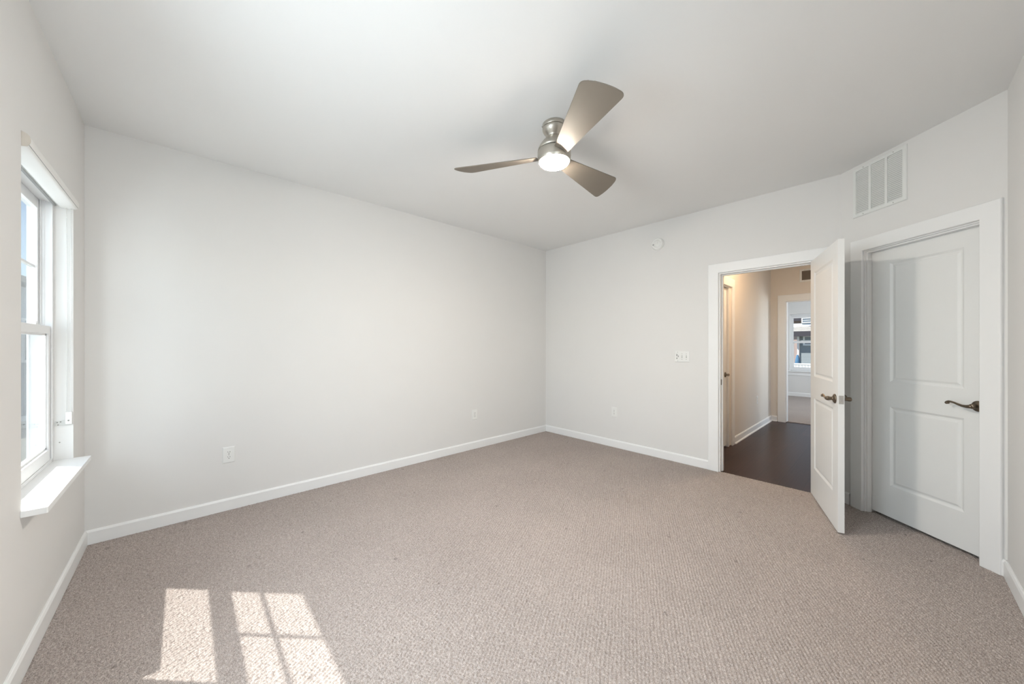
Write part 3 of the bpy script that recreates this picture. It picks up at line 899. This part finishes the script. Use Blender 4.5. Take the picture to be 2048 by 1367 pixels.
def blade_mesh():
    """flat tapered blade along +x, pitched, with rounded tip corners and a concave root"""
    slope = -0.306
    t = 0.0065
    def rounded(pts, rads):
        o = []
        n = len(pts)
        for i in range(n):
            p, a, b = Vector(pts[i]), Vector(pts[i - 1]), Vector(pts[(i + 1) % n])
            r = rads[i]
            if r <= 0:
                o.append(p); continue
            da, db = (a - p).normalized(), (b - p).normalized()
            p0, p1 = p + da * r, p + db * r
            for k in range(9):
                s = k / 8
                o.append(p0 * (1 - s) ** 2 + p * 2 * s * (1 - s) + p1 * s * s)
        return o
    # (along, across): root arc then leading edge, tip, trailing edge
    out_ = [(0.104, 0.052), (0.108, 0.026), (0.1085, 0.0), (0.108, -0.024), (0.104, -0.036)]
    out_ = out_[::-1]
    tip = [(0.672, 0.120), (0.668, 0.030), (0.648, -0.045), (0.618, -0.094)]
    pts = out_ + tip
    rads = [0] * len(out_) + [0.040, 0.034, 0.020, 0.028]
    ol = rounded(pts, rads)
    mb = MB()
    tb = bmesh.new()
    top = [tb.verts.new((p.x, p.y, slope * p.y + t / 2)) for p in ol]
    f = tb.faces.new(top)
    r = bmesh.ops.extrude_face_region(tb, geom=[f])
    for v in [g for g in r['geom'] if isinstance(g, bmesh.types.BMVert)]:
        v.co.z -= t
    tb.faces.ensure_lookup_table()
    big = [f_ for f_ in tb.faces if len(f_.verts) > 6]
    eds = {e_ for f_ in big for e_ in f_.edges}
    bmesh.ops.bevel(tb, geom=list(eds), offset=0.0014, segments=2, affect='EDGES')
    mb.merge(tb)
    return mb
b0 = blade_mesh().build('blade', M['blade'], fan)
TH0 = -2.0917
for k in range(3):
    o = b0 if k == 0 else b0.copy()
    if k:
        col.objects.link(o); o.parent = fan
    o.location = (0, 0, 2.5327 - CEIL)
    o.rotation_euler = (0, 0, TH0 + k * 2 * math.pi / 3)

# ------------------------------------------------------------------ wall devices
def plate(name, mtx, w, h, label, cat):
    root = tag(empty(name, mtx), label, cat)
    mb = MB()
    t = bmesh.new()
    z0 = -h / 2; x0 = -w / 2
    for q in ((0.0006, 0.0), (0.0025, 0.0), (0.0052, 0.004), (0.0060, 0.008)):
        pass
    prof = [(0.0004, 0.0), (0.0024, 0.0), (0.0050, 0.0035), (0.0060, 0.0075)]
    pr = None
    for y, ins in prof:
        ring = [mb.bm.verts.new((x0 + ins, y, z0 + ins)), mb.bm.verts.new((-x0 - ins, y, z0 + ins)), mb.bm.verts.new((-x0 - ins, y, -z0 - ins)), mb.bm.verts.new((x0 + ins, y, -z0 - ins))]
        if pr:
            for k in range(4): mb.bm.faces.new((pr[k], pr[(k + 1) % 4], ring[(k + 1) % 4], ring[k]))
        else:
            mb.bm.faces.new(ring[::-1])
        pr = ring
    mb.bm.faces.new(pr)
    t.free()
    mb.build('cover_plate', M['plate'], root)
    return root

def screw_at(parent, x, z, y=0.006):
    mb = MB(); mb.lathe([(0, 0), (0.0032, 0), (0.0032, 0.0008), (0, 0.0014)], 14, Matrix.Translation((x, y, z)) @ Matrix.Rotation(R(-90), 4, 'X')); mb.build('screw', M['screw'], parent)

def outlet(mtx, label, w=0.079, h=0.126):
    root = plate('wall_outlet', mtx, w, h, label, 'wall outlet')
    root['group'] = 'duplex wall outlets'
    for dz in (0.0195, -0.0195):
        pts = []
        for k in range(28):
            a = 2 * math.pi * k / 28
            pts.append((0.0172 * math.cos(a), max(-0.0142, min(0.0142, 0.0172 * math.sin(a)))))
        mb = MB(); mb.prism(pts, (0, 0.0058, dz), (0, 0.0080, dz), (1, 0, 0), (0, 0, 1))
        rec = mb.build('receptacle', M['plate'], root)
        mb = MB()
        mb.box((-0.0076, 0.0079, dz - 0.001), (-0.0052, 0.0084, dz + 0.0085)); mb.box((0.0052, 0.0079, dz), (0.0074, 0.0084, dz + 0.0080))
        mb.lathe([(0, 0), (0.0028, 0), (0.0028, 0.0005), (0, 0.0005)], 14, Matrix.Translation((0, 0.0079, dz - 0.0075)) @ Matrix.Rotation(R(-90), 4, 'X'))
        mb.build('slots', M['slot'], rec)
    screw_at(root, 0, 0)
    return root
FA = lambda x, z: frame((x, WA, z), (-1, 0, 0), (0, -1, 0))
FB = lambda y, z: frame((WB, y, z), (0, 1, 0), (-1, 0, 0))
outlet(FA(0.261, 0.437), 'white duplex outlet low on the left wall, nearest the window')
outlet(FA(2.689, 0.430), 'white duplex outlet low on the left wall, near the far corner')
outlet(FB(2.410, 0.449), 'white duplex outlet low on the back wall, below the light switches')
outlet(frame((6.585, HALL_L, 0.450), (-1, 0, 0), (0, -1, 0)), 'white duplex outlet on the left wall of the hall')

# three-gang switch
sw = plate('light_switch', FB(1.569, 1.180), 0.158, 0.122, 'white three-gang light switch plate left of the open doorway', 'light switch')
for i, dx in enumerate((0.046, 0.0, -0.046)):
    if i == 0:
        mb = MB(); mb.box((dx - 0.0165, 0.0056, -0.034), (dx + 0.0165, 0.0072, 0.034), bev=0.0006); g = mb.build('dimmer', M['plate'], sw)
        mb = MB(); mb.box((dx + 0.0035, 0.0072, -0.028), (dx + 0.0135, 0.0078, 0.028)); mb.build('slide_track', M['greyplastic'], g)
        mb = MB(); mb.box((dx + 0.0040, 0.0078, -0.012), (dx + 0.0130, 0.0120, 0.004), bev=0.001); mb.build('slider', M['plate'], g)
        mb = MB(); mb.box((dx - 0.0100, 0.0072, -0.006), (dx - 0.0050, 0.0078, 0.012)); mb.build('indicator', M['slot'], g)
    else:
        mb = MB(); mb.box((dx - 0.0052, 0.0058, -0.0122), (dx + 0.0052, 0.0064, 0.0122)); g = mb.build('toggle_slot', M['greyplastic'], sw)
        mb = MB(); mb.prism([(0.0058, -0.0075), (0.0165, 0.0040), (0.0150, 0.0085), (0.0058, 0.0075)], (dx - 0.0046, 0, 0), (dx + 0.0046, 0, 0), (0, 1, 0), (0, 0, 1)); mb.build('toggle', M['plate'], g)
    screw_at(sw, dx, 0.030 if i else 0.048); screw_at(sw, dx, -0.030 if i else -0.048)

# smoke detector
sd = tag(empty('smoke_detector', frame((WB, 1.841, 2.483), (0, 1, 0), (-1, 0, 0))), 'round white smoke detector high on the back wall', 'smoke detector')
rx = Matrix.Rotation(R(-90), 4, 'X')
mb = MB(); mb.lathe([(0, 0.0006), (0.071, 0.0006), (0.071, 0.008), (0.068, 0.010), (0, 0.010)], 48, rx); mb.build('mounting_base', M['plate'], sd)
mb = MB(); mb.lathe([(0.0665, 0.0101), (0.067, 0.022), (0.062, 0.030), (0.050, 0.0345), (0.049, 0.0335), (0.045, 0.0335), (0.044, 0.0355), (0, 0.037)], 48, rx); body = mb.build('cover', M['plate'], sd)
mb = MB(); mb.lathe([(0, 0.0355), (0.011, 0.0368), (0.011, 0.039), (0.008, 0.0405), (0, 0.041)], 24, Matrix.Translation((-0.006, 0, 0.010)) @ rx); mb.build('test_button', M['plate'], body)
mb = MB(); mb.box((0.038, 0.0345, -0.012), (0.046, 0.0368, -0.003)); mb.box((0.030, 0.0352, -0.010), (0.034, 0.0372, -0.006)); mb.build('indicator', M['slot'], body)

# return-air grille over the closet door
def grille(name, mtx, w, h, cols, nslat, border, label, slat_mat):
    root = tag(empty(name, mtx), label, 'air vent')
    mb = MB()
    bw = border
    x0, x1, z0, z1 = -w / 2, w / 2, -h / 2, h / 2
    dpt = 0.009
    # bevelled outer frame as mitred profile
    prof = [(0, 0.0006), (0, 0.0030), (0.004, dpt), (bw, dpt), (bw, 0.0006)]
    rings = []
    for sx, sz in ((0, 0), (1, 0), (1, 1), (0, 1)):
        rings.append([mb.bm.verts.new(((x0 + a) if sx == 0 else (x1 - a), d, (z0 + a) if sz == 0 else (z1 - a))) for a, d in prof])
    k = len(prof)
    for i in range(4):
        a, b = rings[i], rings[(i + 1) % 4]
        for j in range(k):
            mb.bm.faces.new((a[j], a[(j + 1) % k], b[(j + 1) % k], b[j]))
    iw = (w - 2 * bw)
    mw = 0.018
    cw = (iw - (cols - 1) * mw) / cols
    for c in range(cols - 1):
        xx = x0 + bw + (c + 1) * cw + c * mw
        mb.box((xx, 0.0008, z0 + bw), (xx + mw, dpt - 0.0003, z1 - bw))
    mb.build('grille_frame', M['grille'], root)
    mb = MB()
    ih = h - 2 * bw
    p = ih / nslat
    for c in range(cols):
        xa = x0 + bw + c * (cw + mw) + 0.0004
        for s in range(nslat):
            zc = z0 + bw + (s + 0.5) * p
            mb.prism([(0.0012, -p * 0.30), (0.0020, -p * 0.38), (0.0086, p * 0.26), (0.0080, p * 0.34)], (xa, 0, zc), (xa + cw - 0.0008, 0, zc), (0, 1, 0), (0, 0, 1))
    mb.build('louver_slats', M[slat_mat], root)
    mb = MB(); mb.box((x0 + bw * 0.6, 0.0003, z0 + bw * 0.6), (x1 - bw * 0.6, 0.0007, z1 - bw * 0.6)); mb.build('duct_backing', M['duct'], root)
    for sx in (-0.28, 0.28):
        for sz in (z0 + bw * 0.5, z1 - bw * 0.5):
            screw_at(root, sx * w, sz, dpt)
    return root
grille('return_air_vent', frame(K + tC * 0.300 + Vector((0, 0, 2.5235)), -tC, nC), 0.383, 0.392, 3, 25, 0.026, 'large white return air grille with three louvered columns above the closet door', 'grille')
grille('hall_air_vent', frame((HALL_END, 0.87, 2.462), (0, 1, 0), (-1, 0, 0)), 0.31, 0.212, 1, 12, 0.030, 'small framed air vent high on the end wall of the hall', 'ventslat')

# hall ceiling light (its glow warms the hall)
hl = tag(empty('ceiling_light', Matrix.Translation((5.1, 0.86, CEIL))), 'round flush ceiling light of the hall, hidden above the doorway', 'ceiling light')
mb = MB(); mb.lathe([(0, -0.0005), (0.13, -0.0005), (0.13, -0.020), (0.12, -0.026), (0, -0.026)], 40); mb.build('light_base', M['nickel'], hl)
mb = MB(); mb.lathe([(0.115, -0.027), (0.112, -0.045), (0.09, -0.065), (0.05, -0.078), (0, -0.082)], 40); mb.build('lamp_globe', M['halllamp'], hl)

# ------------------------------------------------------------------ outdoors
mb = MB(); mb.box((-40, -40, -0.62), (60, 60, -0.50))
struct('ground', mb, M['concrete'], 'ground outside the house', 'ground')

def gable(name, x0, x1, y0, y1, z0, ze, zr, ridge_axis, wall_m, roof_m, label, over=0.35):
    root = tag(empty(name, Matrix.Translation((x0, y0, z0))), label, 'house')
    mtx = Matrix.Translation((-x0, -y0, -z0))
    mb = MB()
    mb.box((x0, y0, z0), (x1, y1, ze), mtx)
    mb.build('walls', M[wall_m], root)
    mb = MB()
    if ridge_axis == 'y':
        xm = (x0 + x1) / 2
        pr = [(x0 - over, ze - 0.02), (xm, zr), (x1 + over, ze - 0.02), (x1 + over, ze + 0.12), (xm, zr + 0.15), (x0 - over, ze + 0.12)]
        mb.prism(pr, (0, y0 - over, 0), (0, y1 + over, 0), (1, 0, 0), (0, 0, 1), mtx)
        pr2 = [(x0 + .05, ze + .001), (x1 - .05, ze + .001), (xm, zr - 0.05)]
        g = MB(); g.prism(pr2, (0, y0 + 0.001, 0), (0, y1 - 0.001, 0), (1, 0, 0), (0, 0, 1), mtx)
    else:
        ym = (y0 + y1) / 2
        pr = [(y0 - over, ze - 0.02), (ym, zr), (y1 + over, ze - 0.02), (y1 + over, ze + 0.12), (ym, zr + 0.15), (y0 - over, ze + 0.12)]
        mb.prism(pr, (x0 - over, 0, 0), (x1 + over, 0, 0), (0, 1, 0), (0, 0, 1), mtx)
        pr2 = [(y0 + .05, ze + .001), (y1 - .05, ze + .001), (ym, zr - 0.05)]
        g = MB(); g.prism(pr2, (x0 + 0.001, 0, 0), (x1 - 0.001, 0, 0), (0, 1, 0), (0, 0, 1), mtx)
    mb.build('roof', M[roof_m], root)
    g.build('gable_wall', M[wall_m], root)
    return root, mtx

def ext_window(root, mtx, x, ya, yb, za, zb):
    mb = MB()
    f = 0.06
    mb.box((x - 0.06, ya, za), (x - 0.001, ya + f, zb), mtx); mb.box((x - 0.06, yb - f, za), (x - 0.001, yb, zb), mtx)
    mb.box((x - 0.06, ya + f, zb - f), (x - 0.001, yb - f, zb), mtx); mb.box((x - 0.06, ya + f, za), (x - 0.001, yb - f, za + f), mtx)
    mb.box((x - 0.05, ya + f, (za + zb) / 2 - 0.02), (x - 0.002, yb - f, (za + zb) / 2 + 0.02), mtx)
    w = mb.build('window', M['exttrim'], root)
    mb = MB(); mb.box((x - 0.030, ya + f, za + f), (x - 0.002, yb - f, zb - f), mtx); mb.build('pane', M['extglass'], w)

# houses seen through the far window
hA, mA = gable('blue_grey_house', 20.0, 23.4, -4.0, 2.73, -0.5, 1.80, 2.06, 'y', 'bluesiding', 'shingle', 'blue grey sided house with pale roof seen through the far window')
ext_window(hA, mA, 20.0, 2.02, 2.60, 1.30, 1.74)
mb = MB(); mb.box((19.62, -4.3, 1.70), (19.66, 3.08, 1.92), mA); mb.build('gutter', M['darktrim'], hA, 'dark gutter along the eave')
mb = MB(); mb.box((19.93, 2.74, -0.45), (19.99, 2.80, 1.70), mA); mb.build('downspout', M['exttrim'], hA, 'white downspout at the corner')
hB, mBB = gable('brown_house', 29.0, 40.0, -8.0, 9.0, -0.5, 2.95, 5.6, 'y', 'pinksiding', 'shingle', 'taller brown sided house behind the blue grey one')
mb = MB(); mb.box((28.60, -8.0, 2.45), (28.98, 9.0, 2.70), mBB); mb.build('band_board', M['exttrim'], hB, 'white band board')
mb = MB(); mb.box((28.58, -8.3, 2.86), (28.64, 9.3, 3.10), mBB); mb.build('gutter', M['darktrim'], hB)
ext_window(hB, mBB, 28.60, 2.70, 3.80, 2.72, 3.05)
mb = MB(); mb.prism([(0, 0), (1.3, 0), (0.35, 0.28)], (28.3, 2.3, 2.44), (28.58, 2.3, 2.44), (0, 1, 0), (0, 0, 1), mBB); mb.build('porch_roof', M['darkshingle'], hB, 'dark blue porch gable')

# blue folded patio umbrella and white fence
um = tag(empty('patio_umbrella', Matrix.Translation((18.6, 2.60, -0.5))), 'folded blue patio umbrella in front of the blue grey house', 'umbrella')
mb = MB(); mb.lathe([(0, 0), (0.22, 0), (0.22, 0.05), (0.05, 0.10), (0, 0.10)], 20); mb.build('base', M['darktrim'], um)
mb = MB(); mb.lathe([(0, 0.10), (0.02, 0.10), (0.02, 1.46), (0, 1.46)], 10); mb.build('pole', M['exttrim'], um)
mb = MB(); mb.lathe([(0.021, 0.98), (0.075, 1.00), (0.095, 1.06), (0.075, 1.22), (0.045, 1.36), (0.021, 1.42)], 16); mb.build('canopy', M['blue'], um)
fe = tag(empty('white_fence', Matrix.Translation((16.0, -3.0, -0.5))), 'white picket fence outside the far window', 'fence')
mb = MB(); mb.box((0, 0, 1.12), (0.05, 9.0, 1.17)); mb.box((0, 0, 0.15), (0.05, 9.0, 0.22))
y = 0.02
while y < 9:
    mb.box((0.010, y, 0.22), (0.035, y + 0.072, 1.12)); y += 0.085
mb.build('picket_panel', M['exttrim'], fe)
for k in range(5):
    mb = MB(); mb.box((-0.03, 0.0 + k * 2.26, 0), (0.08, 0.1 + k * 2.26, 1.22), bev=0.006); mb.build('post', M['exttrim'], fe)

# neighbour seen at a grazing angle through the bedroom window
hC, mC_ = gable('grey_house', -11.0, -1.9, 14.0, 22.0, -0.5, 2.35, 4.2, 'y', 'greysiding', 'shingle', 'pale grey neighbouring house seen through the left window')
for xa in (-3.6, -2.75):
    mb = MB()
    mb.box((xa - 0.05, 13.93, 0.9), (xa, 13.998, 1.95), mC_); mb.box((xa + 0.45, 13.93, 0.9), (xa + 0.5, 13.998, 1.95), mC_)
    mb.box((xa, 13.93, 0.9), (xa + 0.45, 13.998, 0.96), mC_); mb.box((xa, 13.93, 1.89), (xa + 0.45, 13.998, 1.95), mC_)
    w = mb.build('window', M['exttrim'], hC)
    mb = MB(); mb.box((xa, 13.96, 0.96), (xa + 0.45, 13.997, 1.89), mC_); mb.build('pane', M['extglass'], w)
